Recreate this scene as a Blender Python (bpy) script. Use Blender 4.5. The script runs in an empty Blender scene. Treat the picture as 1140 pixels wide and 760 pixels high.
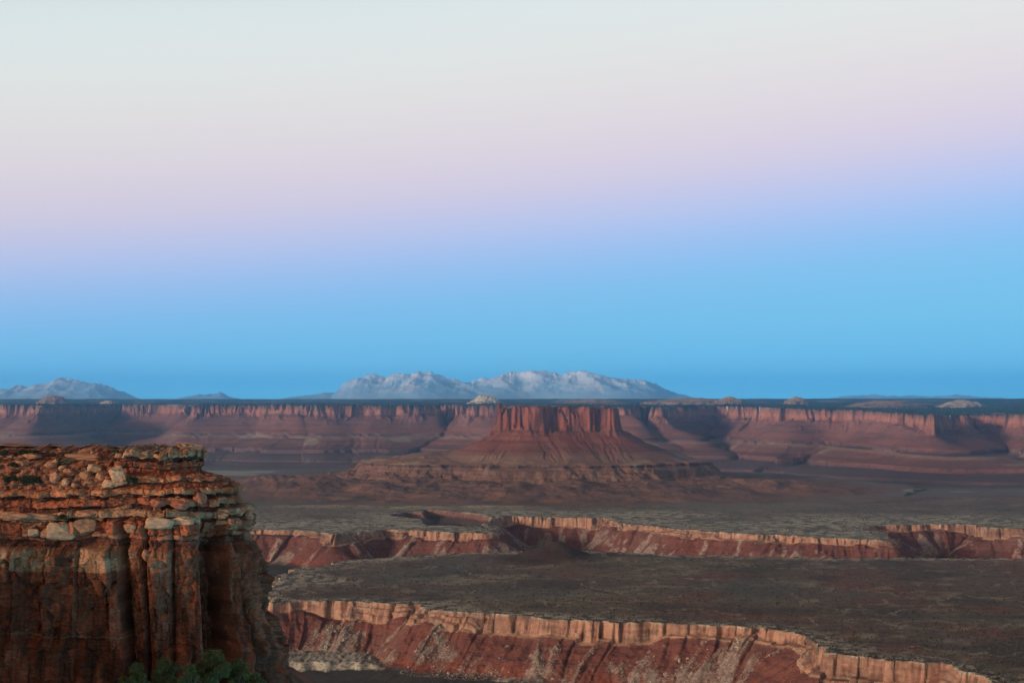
import bpy, math, random
import numpy as np
from mathutils import Vector, Matrix

random.seed(7)
F = 1583.3                      # focal length of the photograph in its own pixels
HY = 447.0                      # row of the eye-level horizon
sc = bpy.context.scene
COL = sc.collection

# ------------------------------------------------------------------ camera
cam_d = bpy.data.cameras.new('camera')
cam_d.lens = 50; cam_d.sensor_width = 36
cam_d.shift_y = (HY - 380) / 1140.0
cam_d.clip_start = 1; cam_d.clip_end = 200000
cam = bpy.data.objects.new('camera', cam_d); COL.objects.link(cam)
cam.location = (0, 0, 0); cam.rotation_euler = (math.radians(90), 0, 0)
sc.camera = cam

# ------------------------------------------------------------------ light
SUN_EL = 10.0
SUN_AZ = 236.0                  # compass bearing of the glow: behind the camera, to the left
SUN_STRENGTH = 4.2
se, sa = math.radians(SUN_EL), math.radians(SUN_AZ)
sun_dir = Vector((math.sin(sa) * math.cos(se), math.cos(sa) * math.cos(se), math.sin(se)))
sd = bpy.data.lights.new('sun', 'SUN'); sd.energy = SUN_STRENGTH; sd.angle = math.radians(7)
sd.color = (1.0, 0.78, 0.63)
so = bpy.data.objects.new('sun', sd); COL.objects.link(so)
so.rotation_euler = (-sun_dir).to_track_quat('-Z', 'Y').to_euler()

sc.view_settings.view_transform = 'Standard'
sc.view_settings.look = 'None'
sc.view_settings.exposure = 0.02
sc.view_settings.gamma = 1.0
sc.view_settings.use_curve_mapping = False
try:
    sc.cycles.max_bounces = 6; sc.cycles.diffuse_bounces = 2; sc.cycles.volume_bounces = 1
    sc.cycles.transparent_max_bounces = 16
except Exception:
    pass

def srgb(r, g, b):
    f = lambda c: (c / 255 / 12.92) if c / 255 <= .04045 else ((c / 255 + .055) / 1.055) ** 2.4
    return (f(r), f(g), f(b), 1)

w = bpy.data.worlds.new('World'); sc.world = w; w.use_nodes = True
nt = w.node_tree; nt.nodes.clear()
N = nt.nodes.new; L = nt.links.new
out = N('ShaderNodeOutputWorld'); bg = N('ShaderNodeBackground'); L(bg.outputs[0], out.inputs[0])
tc = N('ShaderNodeTexCoord'); sep = N('ShaderNodeSeparateXYZ'); L(tc.outputs['Generated'], sep.inputs[0])
def M(op, a, b=None, clamp=False):
    n = N('ShaderNodeMath'); n.operation = op; n.use_clamp = clamp
    for i, v in enumerate((a, b)):
        if v is None: continue
        if isinstance(v, (int, float)): n.inputs[i].default_value = v
        else: L(v, n.inputs[i])
    return n.outputs[0]
# the earth's shadow (blue) is highest to the right, the pink belt dips to the left
xc = M('MAXIMUM', M('MINIMUM', sep.outputs[0], 0.45), -0.45)
e = M('SUBTRACT', sep.outputs[2], M('MULTIPLY', xc, 0.090))
e = M('DIVIDE', M('ADD', e, 0.1), 1.1)
ramp = N('ShaderNodeValToRGB'); L(e, ramp.inputs[0])
stops = [(-.10, (112, 180, 220)), (0.0, (98, 186, 230)), (0.035, (106, 188, 231)), (0.068, (118, 187, 234)), (0.092, (144, 184, 236)), (0.118, (182, 190, 234)),
         (0.15, (220, 198, 216)), (0.19, (231, 214, 214)), (0.235, (231, 227, 219)), (0.30, (221, 233, 233)),
         (0.42, (128, 140, 150)), (0.60, (66, 78, 96)), (1.0, (36, 46, 64))]
cr = ramp.color_ramp; cr.interpolation = 'B_SPLINE'
while len(cr.elements) < len(stops): cr.elements.new(0.5)
for el, (p, c) in zip(cr.elements, stops):
    el.position = (p + 0.1) / 1.1; el.color = srgb(*c)
sky = N('ShaderNodeTexSky'); sky.sky_type = 'NISHITA'; sky.sun_disc = False
sky.sun_elevation = se; sky.sun_rotation = sa
skm = N('ShaderNodeMixRGB'); skm.blend_type = 'MULTIPLY'; skm.inputs[0].default_value = 1
L(sky.outputs[0], skm.inputs[1]); skm.inputs[2].default_value = (0.02, 0.02, 0.02, 1)
# twilight glow over the place where the sun stands
dot = N('ShaderNodeVectorMath'); dot.operation = 'DOT_PRODUCT'; L(tc.outputs['Generated'], dot.inputs[0])
dot.inputs[1].default_value = sun_dir
gl = M('POWER', M('MAXIMUM', dot.outputs['Value'], 0.0), 5.0)
glc = N('ShaderNodeMixRGB'); glc.blend_type = 'MIX'; L(gl, glc.inputs[0])
glc.inputs[1].default_value = (0, 0, 0, 1); glc.inputs[2].default_value = (0.55, 0.30, 0.16, 1)
ad = N('ShaderNodeMixRGB'); ad.blend_type = 'ADD'; ad.inputs[0].default_value = 1
L(ramp.outputs[0], ad.inputs[1]); L(skm.outputs[0], ad.inputs[2])
ad2 = N('ShaderNodeMixRGB'); ad2.blend_type = 'ADD'; ad2.inputs[0].default_value = 1
L(ad.outputs[0], ad2.inputs[1]); L(glc.outputs[0], ad2.inputs[2])
# the lowest degrees of air are the brightest blue
lowg = M('EXPONENT', M('MULTIPLY', M('MAXIMUM', sep.outputs[2], 0.0), -30.0))
low2 = M('MULTIPLY', M('EXPONENT', M('MULTIPLY', M('MAXIMUM', sep.outputs[2], 0.0), -75.0)), 1.7)
lowg = M('ADD', M('MULTIPLY', lowg, 0.5), low2)
fwd = M('MULTIPLY', M('ADD', M('MULTIPLY', dot.outputs['Value'], -1.0), 0.35), 2.2, True)   # 1 away from the sun, 0 towards it
lowg = M('MULTIPLY', lowg, fwd)
lowm = N('ShaderNodeVectorMath'); lowm.operation = 'MULTIPLY_ADD'
lowc = N('ShaderNodeCombineXYZ')
for i_ in range(3): L(lowg, lowc.inputs[i_])
L(lowc.outputs[0], lowm.inputs[0]); lowm.inputs[1].default_value = (.75, 1.3, 1.25); lowm.inputs[2].default_value = (1, 1, 1)
warm = N('ShaderNodeMixRGB'); L(M('SUBTRACT', 1.0, fwd), warm.inputs[0]); L(ad2.outputs[0], warm.inputs[1])
warmc = N('ShaderNodeMixRGB'); warmc.blend_type = 'MULTIPLY'; warmc.inputs[0].default_value = 1; L(ad2.outputs[0], warmc.inputs[1]); warmc.inputs[2].default_value = (1.25, .86, .56, 1)
L(warmc.outputs[0], warm.inputs[2])
ad3 = N('ShaderNodeMixRGB'); ad3.blend_type = 'MULTIPLY'; ad3.inputs[0].default_value = 1
L(warm.outputs[0], ad3.inputs[1]); L(lowm.outputs[0], ad3.inputs[2])
L(ad3.outputs[0], bg.inputs[0]); bg.inputs[1].default_value = 1.0

# ------------------------------------------------------------------ numpy helpers
rng = np.random.default_rng(11)
_perm = rng.permutation(4096).astype(np.int32)
_ang = rng.random(4096) * 2 * np.pi
_gx = np.cos(_ang).astype(np.float32); _gy = np.sin(_ang).astype(np.float32)
_rv = rng.random(4096).astype(np.float32)
def _h(ix, iy): return _perm[(_perm[ix & 4095] + iy) & 4095]
def perlin(x, y):
    x = np.asarray(x, np.float64); y = np.asarray(y, np.float64)
    ix = np.floor(x).astype(np.int32); iy = np.floor(y).astype(np.int32)
    fx = (x - ix).astype(np.float32); fy = (y - iy).astype(np.float32)
    u = fx * fx * fx * (fx * (fx * 6 - 15) + 10); v = fy * fy * fy * (fy * (fy * 6 - 15) + 10)
    r = 0
    def g(dx, dy):
        k = _h(ix + dx, iy + dy)
        return _gx[k] * (fx - dx) + _gy[k] * (fy - dy)
    a = g(0, 0); b = g(1, 0); c = g(0, 1); d = g(1, 1)
    a = a + u * (b - a); c = c + u * (d - c)
    return 1.5 * (a + v * (c - a))
def fbm(x, y, o=4, g=.5, l=2.03):
    s = 0; a = 1.0
    for i in range(o):
        s = s + a * perlin(x + 17.3 * i, y - 9.1 * i); a *= g; x = x * l; y = y * l
    return s
def ridged(x, y, o=4, g=.5):
    s = 0; a = 1.0
    for i in range(o):
        s = s + a * (1 - np.abs(perlin(x + 7.7 * i, y + 3.3 * i)) * 2.0); a *= g; x = x * 2.07; y = y * 2.07
    return s
def ss(a, b, x):
    t = np.clip((x - a) / (b - a), 0, 1); return t * t * (3 - 2 * t)
def hashf(i, salt=0): return _rv[_h(np.asarray(i).astype(np.int32), salt)]
def P(px, d): return ((px - 570) / F * d, d)
def G(px, py, z=-360.0):
    d = -z * F / (py - HY); return P(px, d)
def sdf(x, y, pts, closed=True):
    """signed distance (positive outside) and arc length of the nearest point"""
    pts = np.array(pts, np.float64); n = len(pts)
    best = np.full(x.shape, 1e18); arc = np.zeros(x.shape); inside = np.zeros(x.shape, bool)
    acc = 0.0
    for i in range(n):
        ax, ay = pts[i]; bx, by = pts[(i + 1) % n]
        dx, dy = bx - ax, by - ay; l2 = dx * dx + dy * dy; l = math.sqrt(l2)
        t = np.clip(((x - ax) * dx + (y - ay) * dy) / l2, 0, 1)
        qx = x - (ax + t * dx); qy = y - (ay + t * dy); d2 = qx * qx + qy * qy
        m = d2 < best; best = np.where(m, d2, best); arc = np.where(m, acc + t * l, arc)
        if abs(dy) > 1e-9:
            inside ^= ((ay > y) != (by > y)) & (x < (bx - ax) * (y - ay) / (by - ay) + ax)
        acc += l
    s = np.sqrt(best)
    return np.where(inside, -s, s), arc

# ------------------------------------------------------------------ plan of the land (metres; the camera stands at the origin)
P_NEAR = [G(a, b) for a, b in [(300, 668), (340, 667), (380, 668), (470, 671), (474, 676), (520, 680), (600, 685), (690, 691), (750, 694),
          (800, 696), (850, 700), (886, 705), (904, 712), (918, 722), (924, 728), (960, 731), (1010, 735), (1056, 738), (1070, 745), (1115, 760), (1200, 790), (1700, 840)]]
P_NEAR += [P(1700, 3400)] + [G(a, b) for a, b in [(1200, 620), (1140, 619), (1030, 618), (900, 619), (760, 617), (680, 613), (600, 612), (545, 612.5),
          (480, 615), (420, 619), (370, 624), (330, 631), (306, 640), (297, 650), (294, 660)]]
P_FAR = [G(a, b) for a, b in [(-500, 600), (-100, 592), (200, 590), (270, 587), (330, 588), (375, 593), (400, 590), (430, 587), (500, 590), (546, 591), (553, 585), (550, 577), (544, 574),
         (560, 573), (620, 574.5), (686, 576), (690, 582), (720, 584), (760, 589), (800, 591), (850, 594), (900, 597), (950, 598.5), (998, 600),
         (990, 595), (975, 590), (958, 586.5), (985, 583.5), (1030, 582), (1085, 582), (1100, 586), (1140, 587), (1300, 592), (1900, 596)]]
P_FAR += [P(3000, 9000), P(9000, 99000), P(-9000, 99000), P(-2500, 9000)]
P_HOLE = [G(a, b) for a, b in [(430, 572), (447, 568.5), (470, 569), (476, 566.5), (500, 568), (535, 570), (545, 573), (546, 583), (520, 584), (478, 583), (470, 576)]]
P_BUTTE = [P(a, d) for a, d in [(566, 6150), (590, 6110), (622, 6130), (640, 6160), (683, 6200), (686, 6330), (640, 6420), (575, 6380), (562, 6260)]]
P_BENCH = [P(a, d) for a, d in [(400, 6050), (430, 5860), (470, 5800), (520, 5830), (560, 5750), (620, 5730), (680, 5760), (730, 5830), (765, 5960),
           (786, 6060), (760, 6300), (720, 6700), (600, 6900), (480, 6800), (410, 6400)]]
P_MESA = [P(a, d) for a, d in [(-1500, 12500), (-500, 12600), (-200, 12200), (-30, 11500), (12, 11100), (44, 10900), (58, 11500), (90, 12000), (118, 12200), (128, 12900), (150, 12700), (166, 12000),
          (205, 11700), (212, 12300), (226, 11300), (238, 10900), (300, 10800), (341, 10700), (346, 11150), (354, 10700), (420, 10650), (465, 10600), (474, 11050), (492, 10800),
          (520, 10500), (590, 10400), (660, 10000), (700, 9650), (703, 10100), (712, 10300), (735, 9900), (748, 9700), (753, 10400), (775, 10700), (800, 10300), (845, 9900), (849, 10300), (856, 9700),
          (900, 9300), (960, 9100), (1000, 8700), (1050, 8250), (1056, 8600), (1064, 9200), (1080, 8950), (1100, 8800), (1140, 8600), (1200, 8200), (1400, 8000), (2200, 8500)]]
P_MESA += [P(9000, 99000), P(-9000, 99000)]

def canyon_cut(s):
    return np.interp(s, [0, 1.5, 6, 8, 20, 60, 100, 125, 400, 2000], [0, 9, 33, 34, 36.5, 62, 84, 88, 93, 96])
M_S = [0, 6, 22, 32, 120, 250, 256, 300, 440, 560, 566, 620, 800, 810, 1000, 1400]
M_Z = [0, -40, -98, -104, -160, -210, -232, -236, -286, -316, -341, -352, -396, -412, -440, -460]
B_S = [0, 5, 9, 16, 20, 27, 90, 200, 340, 430]
B_Z = [0, -26, -31, -74, -80, -99, -134, -182, -230, -262]

def terrain(x, y):
    x = np.asarray(x, np.float64); y = np.asarray(y, np.float64)
    tx = x / y * F + 570
    wx = 46 * perlin(x / 230, y / 230) + 24 * perlin(x / 70 + 5, y / 70)
    wy = 38 * perlin(x / 230 + 40, y / 230) + 22 * perlin(x / 70, y / 70 + 9)
    fl = 7.5 * perlin(x / 26, y / 26 + 3) + 3.2 * perlin(x / 9.5 + 3, y / 9.5)
    o = {}
    # white rim level with low swells
    broad = fbm(x / 900, y / 900, 3)
    z0 = -360 + 3.0 * broad + 0.8 * fbm(x / 90, y / 90, 3) - 3
    edge = np.full(x.shape, 1e6)
    s1, a1 = sdf(x + wx * .45, y + wy * .45, P_NEAR)
    s2, a2 = sdf(x + wx * .5, y + wy * .5, P_FAR)
    s = np.minimum(s1, s2); arc = np.where(s1 < s2, a1, a2 + 9000)
    o['s'] = s + fl * np.clip(1 - np.maximum(s, 0) / 60, .3, 1); o['arc'] = arc
    sc_ = np.maximum(o['s'], 0)
    gull = perlin(arc / 34, s * .004) + .5 * perlin(arc / 13, s * .01 + 5)
    tal = ss(20, 45, sc_) * (1 - ss(95, 150, sc_))
    blk = (hashf(np.floor(arc / 15 + .8 * perlin(arc / 50, 1.1)), 21) - .5) * 8 + (hashf(np.floor(arc / 47), 22) - .5) * 14
    o['s'] = o['s'] + blk * ss(60, 20, np.abs(s)); sc_ = np.maximum(o['s'], 0)
    cone = np.clip(fbm(arc / 42 + 3, s * .006, 3) + .0, -1, 1)
    stepd = ss(-.05, .35, fbm(arc / 210 + 9, .7 + 0 * arc, 2))
    cutB = np.interp(sc_, [0, 1, 3, 9, 11, 12, 19, 21, 30, 60, 100, 125, 400, 2000], [0, 4, 9, 10.5, 16, 20, 22, 33, 35.5, 60, 84, 88, 93, 96])
    cutA = canyon_cut(sc_ + tal * 10 * gull)
    thick = .44 + .46 * ss(-.25, .35, fbm(arc / 260 + 31, .3 + 0 * arc, 3)) + .22 * (hashf(np.floor(arc / 33), 23) - .5)
    o['capd'] = 35 * thick
    dk = np.where(cutA < 36.5, cutA * thick, 36.5 * thick + (cutA - 36.5) * (93 - 36.5 * thick) / 56.5); cutA = dk
    cutB = np.where(cutB < 35.5, cutB * thick, 35.5 * thick + (cutB - 35.5) * (93 - 35.5 * thick) / 57.5)
    cut = cutA * (1 - stepd * (1 - tal)) + np.minimum(cutB, 96) * stepd * (1 - tal) - tal * 6.0 * np.clip(cone, 0, 1)
    o['stepd'] = stepd
    # thin shelves in the cap cliff
    cut = cut + (sc_ > 0) * (tal * 1.2 * perlin(x / 7, y / 7))
    far_w = ss(5400, 7000, y)
    z0 = np.where(s < 0, z0 + 1.2 * ss(40, 0, -s) * perlin(x / 18, y / 14), z0)
    z = z0 - cut
    # rock benches on the canyon floor (white sandstone ledge below the near wall)
    for (pa, pb, d0, d1, hh) in ((250, 432, 2385, 2470, 15), (545, 640, 2285, 2330, 7)):
        u = np.clip(np.minimum((tx - pa), (pb - tx)) / 30, 0, 1); v = np.clip(np.minimum(y - d0 - 12 * perlin(x / 25, 2.2), d1 + 40 - y) / 9, 0, 1)
        bz = z0 * 0 - 453 + hh * np.sqrt(np.clip(u, 0, 1) * v) + 3.2 * np.abs(perlin(x / 13, y / 20)) * v
        o['ledge'] = np.maximum(o.get('ledge', 0), ((bz > z) & (u * v > 0)).astype(float))
        z = np.where(u * v > 0, np.maximum(z, bz), z)
    # side canyon in the far bench
    sh, ah = sdf(x + wx * .5, y + wy * .5, P_HOLE)
    sh = sh + fl * .6
    dep = np.interp(-sh, [0, 5, 12, 60], [0, 12, 18, 34]); z = np.where(s2 < 0, z - dep, z); o['hole'] = -sh
    # dark hill on the near plateau and small knolls
    for (cx, cy, r, h) in [(*P(624, 3300), 96, 36), (*P(592, 3280), 110, 15), (*P(855, 5650), 150, 34), (*P(900, 5600), 230, 22), (*P(820, 5750), 130, 18),
                           (*P(300, 5650), 230, 40), (*P(340, 5600), 190, 36), (*P(255, 5700), 260, 40)]:
        q = np.hypot(x - cx, y - cy) / r
        z = z + h * np.clip(1 - q * (1 + .12 * perlin(x / 90, y / 90)), 0, 1) ** 1.15 * (1 + .10 * perlin(x / 30, y / 60))
        o['hill'] = np.maximum(o.get('hill', 0), np.clip(1.15 - q, 0, 1))
    # badlands apron round the butte
    sb, ab = sdf(x + wx, y + wy, P_BENCH)
    sb = sb + fl * 1.3
    ap = ss(950, 60, sb)
    lob = ridged(x / 260, y / 260, 4) - .6
    o['apron'] = ap * (s2 < -120)
    z = z + o['apron'] * (11 * lob * (1 - .3 * ap) + 5 * fbm(x / 60, y / 60, 3) + 38 * ap + 2)
    # left and right tails of the apron
    tail = ss(0, 1, 1 - np.abs(y - 5550 - 120 * perlin(x / 500, 1.5)) / 420) * (s2 < -100) * ss(260, 330, tx)
    z = z + tail * (9 * ridged(x / 420, y / 420 + 20, 2)); o['tail'] = tail
    # pale low domes behind the rim
    pd = ss(1, 0, np.abs(y - 4880 + 60 * perlin(x / 200, .5)) / 130) * ss(270, 330, tx) * (1 - ss(560, 640, tx))
    z = z + 9 * pd * (.6 + .8 * perlin(x / 90, y / 150)); o['pale_dome'] = pd
    fg = perlin(ab / 30, sb * .003) + .6 * perlin(ab / 12, sb * .006)
    sbp = np.maximum(sb, 0)
    zb = np.interp(sbp + 10 * fg * ss(8, 40, sbp), [0, 3, 8, 60, 130, 210, 420], [-258, -263, -269, -302, -338, -356, -374])
    zb = zb + ss(10, 60, sbp) * (1 - ss(170, 330, sbp)) * 9 * (fg - .3)
    zb = zb + 3.5 * perlin(zb / 13, ab / 500) * ss(10, 30, sbp)
    zb = np.where(sb < 0, -258 + np.minimum(-sb, 340) * .13 + 5 * perlin(-sb / 60, x / 300) + 1.5 * perlin(x / 40, y / 40), zb)
    o['bench'] = sb; z = np.where(sb < 420, np.maximum(z, zb), z)
    st, at = sdf(x + wx * .35, y + wy * .35, P_BUTTE)
    stl = st; st = st + ((hashf(np.floor(at / 38 + .8 * perlin(at / 90, 3.1)), 26) - .5) * 20 + (hashf(np.floor(at / 13), 27) - .5) * 6) + fl * 1.3 + 36 * fbm(x / 120 + 3, y / 160, 4) * (.3 + ss(-.3, .4, perlin(x / 150, 8.8 + y / 300)))
    st = st * (1 - ss(14, 90, st)) + (stl + 8 * perlin(x / 90, y / 90)) * ss(14, 90, st)
    fg2 = perlin(at / 42, st * .002) + .5 * perlin(at / 16, st * .005)
    stp = np.maximum(st, 0)
    zt = np.interp(stp + 9 * fg2 * ss(15, 70, stp), B_S, B_Z) - 24 + ss(16, 60, stp) * (6 * fg2 + 2.5 * perlin(at / 9, stp * .01))
    zt = zt + 4.5 * perlin(zt / 17, at / 500) * ss(10, 30, stp)
    zt = zt + 5 * ss(-.1, .3, perlin(x / 70, y / 70 + 3)) * (st < 2)
    # shelf steps left of the summit and the slight dip at the right of its top
    zt = zt - 6 * ss(632, 646, tx) * (st < 3)
    zt = zt - 9 * ss(572, 563, tx) * (st < 10)
    zt = zt + (st < 0) * (4.5 * perlin(x / 22, y / 22) + 3 * perlin(x / 9, y / 9))
    zt = zt + ss(500, 528, tx) * (1 - ss(556, 566, tx)) * ss(90, 30, np.abs(y - 6200)) * np.clip(60 - stp, 0, 30) * .75
    o['top'] = st; z = np.where(st < 420, np.maximum(z, zt), z)
    # the long mesa across the background
    sm, am = sdf(x + 1.5 * wx + 150 * perlin(x / 900, y / 900) + 80 * perlin(x / 380, y / 380), y + 1.5 * wy + 170 * perlin(x / 900 + 9, y / 900) + 90 * perlin(x / 380 + 9, y / 380), P_MESA)
    sm = sm + ((hashf(np.floor(am / 70 + .7 * perlin(am / 200, 2.1)), 24) - .5) * 40 + (hashf(np.floor(am / 210), 25) - .5) * 60)
    sm2, am2 = sdf(x + 150 * perlin(x / 900, y / 900) + 80 * perlin(x / 380, y / 380) + 30 * perlin(x / 230, y / 230), y + 170 * perlin(x / 900 + 9, y / 900) + 90 * perlin(x / 380 + 9, y / 380), P_MESA)
    sm = sm + 2.0 * fl + 14 * perlin(x / 75, y / 75)
    sm = sm * (1 - ss(14, 110, sm)) + sm2 * ss(14, 110, sm); am = np.where(sm > 60, am2, am)
    rim = np.interp(tx, [-300, 0, 300, 600, 840, 960, 1060, 1140, 1400], [-24, -24, -22, -26, -36, -52, -76, -72, -70])
    fm = perlin(am / 95, sm * .001) + .6 * perlin(am / 38, sm * .002)
    smp = np.maximum(sm, 0)
    smq = smp * (1 + .25 * perlin(am / 600, 2.2) * ss(30, 200, smp)) + (22 * fm + 45 * perlin(am / 260, 5.1)) * ss(30, 140, smp)
    csc = .84 + .3 * fbm(am / 420 + 8, .4 + 0 * am, 2)
    zm = np.interp(np.maximum(smq, 0), M_S, M_Z); zm = np.where(smq < 32, zm * csc, zm - 104 * (csc - 1) * (1 - ss(32, 220, smq))) + rim * (1 - ss(300, 1200, smp)) + ss(32, 120, smp) * (1 - ss(560, 900, smp)) * 12 * fm
    zm = zm + 5 * perlin(zm / 26, am / 900) * ss(10, 40, smp)
    # mesa top climbs gently to the horizon with low swells
    ins = np.maximum(-sm, 0)
    top = rim * (1 - ss(0, 6000, ins)) + 42 * ss(600, 10000, ins) + 5.0 * fbm(x / 700, y / 1500, 4) * ss(50, 800, ins) + 2.0 * perlin(x / 60, y / 100) * ss(5, 60, ins)
    top = top - 7 * ss(-.05, .1, perlin(x / 300 + 4, y / 300)) * ss(260, 160, ins)
    zm = np.where(sm < 0, top, zm)
    o['mesa'] = sm; o['marc'] = am
    base_far = -362 - 88 * ss(5700, 7600, y)
    z = np.where((y > 5400) & (sm > 0), np.minimum(z, np.where((sb < 420) | (st < 420) | (o['apron'] > 0.02) | (o['hill'] > 0), z, base_far + 2 * broad)), z)
    z = np.where(sm < 1400, np.maximum(z, zm), z)
    # slope below the near headland (the talus the camera's own mesa stands on)
    dx = np.maximum(np.maximum(-400 - x, x + 60), 0); dy = np.maximum(np.maximum(250 - y, y - 290), 0)
    z = np.maximum(z, -62 - .72 * np.hypot(dx, dy))
    o['z'] = z
    return z, o

# ------------------------------------------------------------------ adaptive polar sheet
t_in = np.linspace(-0.405, 0.405, 1230)
t_out = np.concatenate([np.linspace(.42, .8, 24), np.linspace(.85, 1.8, 14)])
T = np.concatenate([-t_out[::-1], t_in, t_out])
yc = np.concatenate([np.linspace(160, 1700, 40), np.arange(1715, 5200, 9.0), np.arange(5200, 13000, 17.0), np.geomspace(13050, 60000, 170)])
Tc = T[::3]
XX = Tc[None, :] * yc[:, None]; YY = np.repeat(yc[:, None], len(Tc), 1)
Zc, _ = terrain(XX, YY)
sy = Zc / YY
dsy = np.abs(np.diff(sy, axis=0)) + .22 * np.abs(np.diff(Zc, axis=0)) / YY[1:]
wgt = dsy * F + (np.diff(yc) / yc[1:] * 55)[:, None] * .9
def sm_cols(v, k):
    kk = np.hanning(k + 2)[1:-1]; kk /= kk.sum()
    return np.convolve(np.pad(v, k // 2, 'edge'), kk, 'valid')
wgt = np.minimum(wgt, 60)
wgt = np.apply_along_axis(lambda v: sm_cols(v, 13), 1, wgt)
cum = np.concatenate([np.zeros((1, len(Tc))), np.cumsum(wgt, 0)], 0)
bands = [(160, 1700, 24), (1700, 2800, 270), (2800, 3560, 80), (3560, 4900, 220), (4900, 7200, 280), (7200, 9300, 110), (9300, 13000, 200), (13000, 60000, 46)]
parts = []
for (ya, yb, nr_) in bands:
    blk = np.empty((nr_, len(Tc)))
    for j in range(len(Tc)):
        ca, cb = np.interp([ya, yb], yc, cum[:, j])
        blk[:, j] = np.interp(np.linspace(ca, cb, nr_ + 1)[:-1], cum[:, j], yc)
    parts.append(blk)
parts.append(np.full((1, len(Tc)), yc[-1]))
rows = np.concatenate(parts, 0)
idx = np.interp(T, Tc, np.arange(len(Tc)))
i0 = np.minimum(idx.astype(int), len(Tc) - 2); fr = idx - i0
Y = rows[:, i0] * (1 - fr) + rows[:, i0 + 1] * fr
X = T[None, :] * Y
Z, O = terrain(X, Y)

def mix(a, b, m):
    m = np.clip(m, 0, 1)[..., None]; return a * (1 - m) + np.asarray(b) * m

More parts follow.
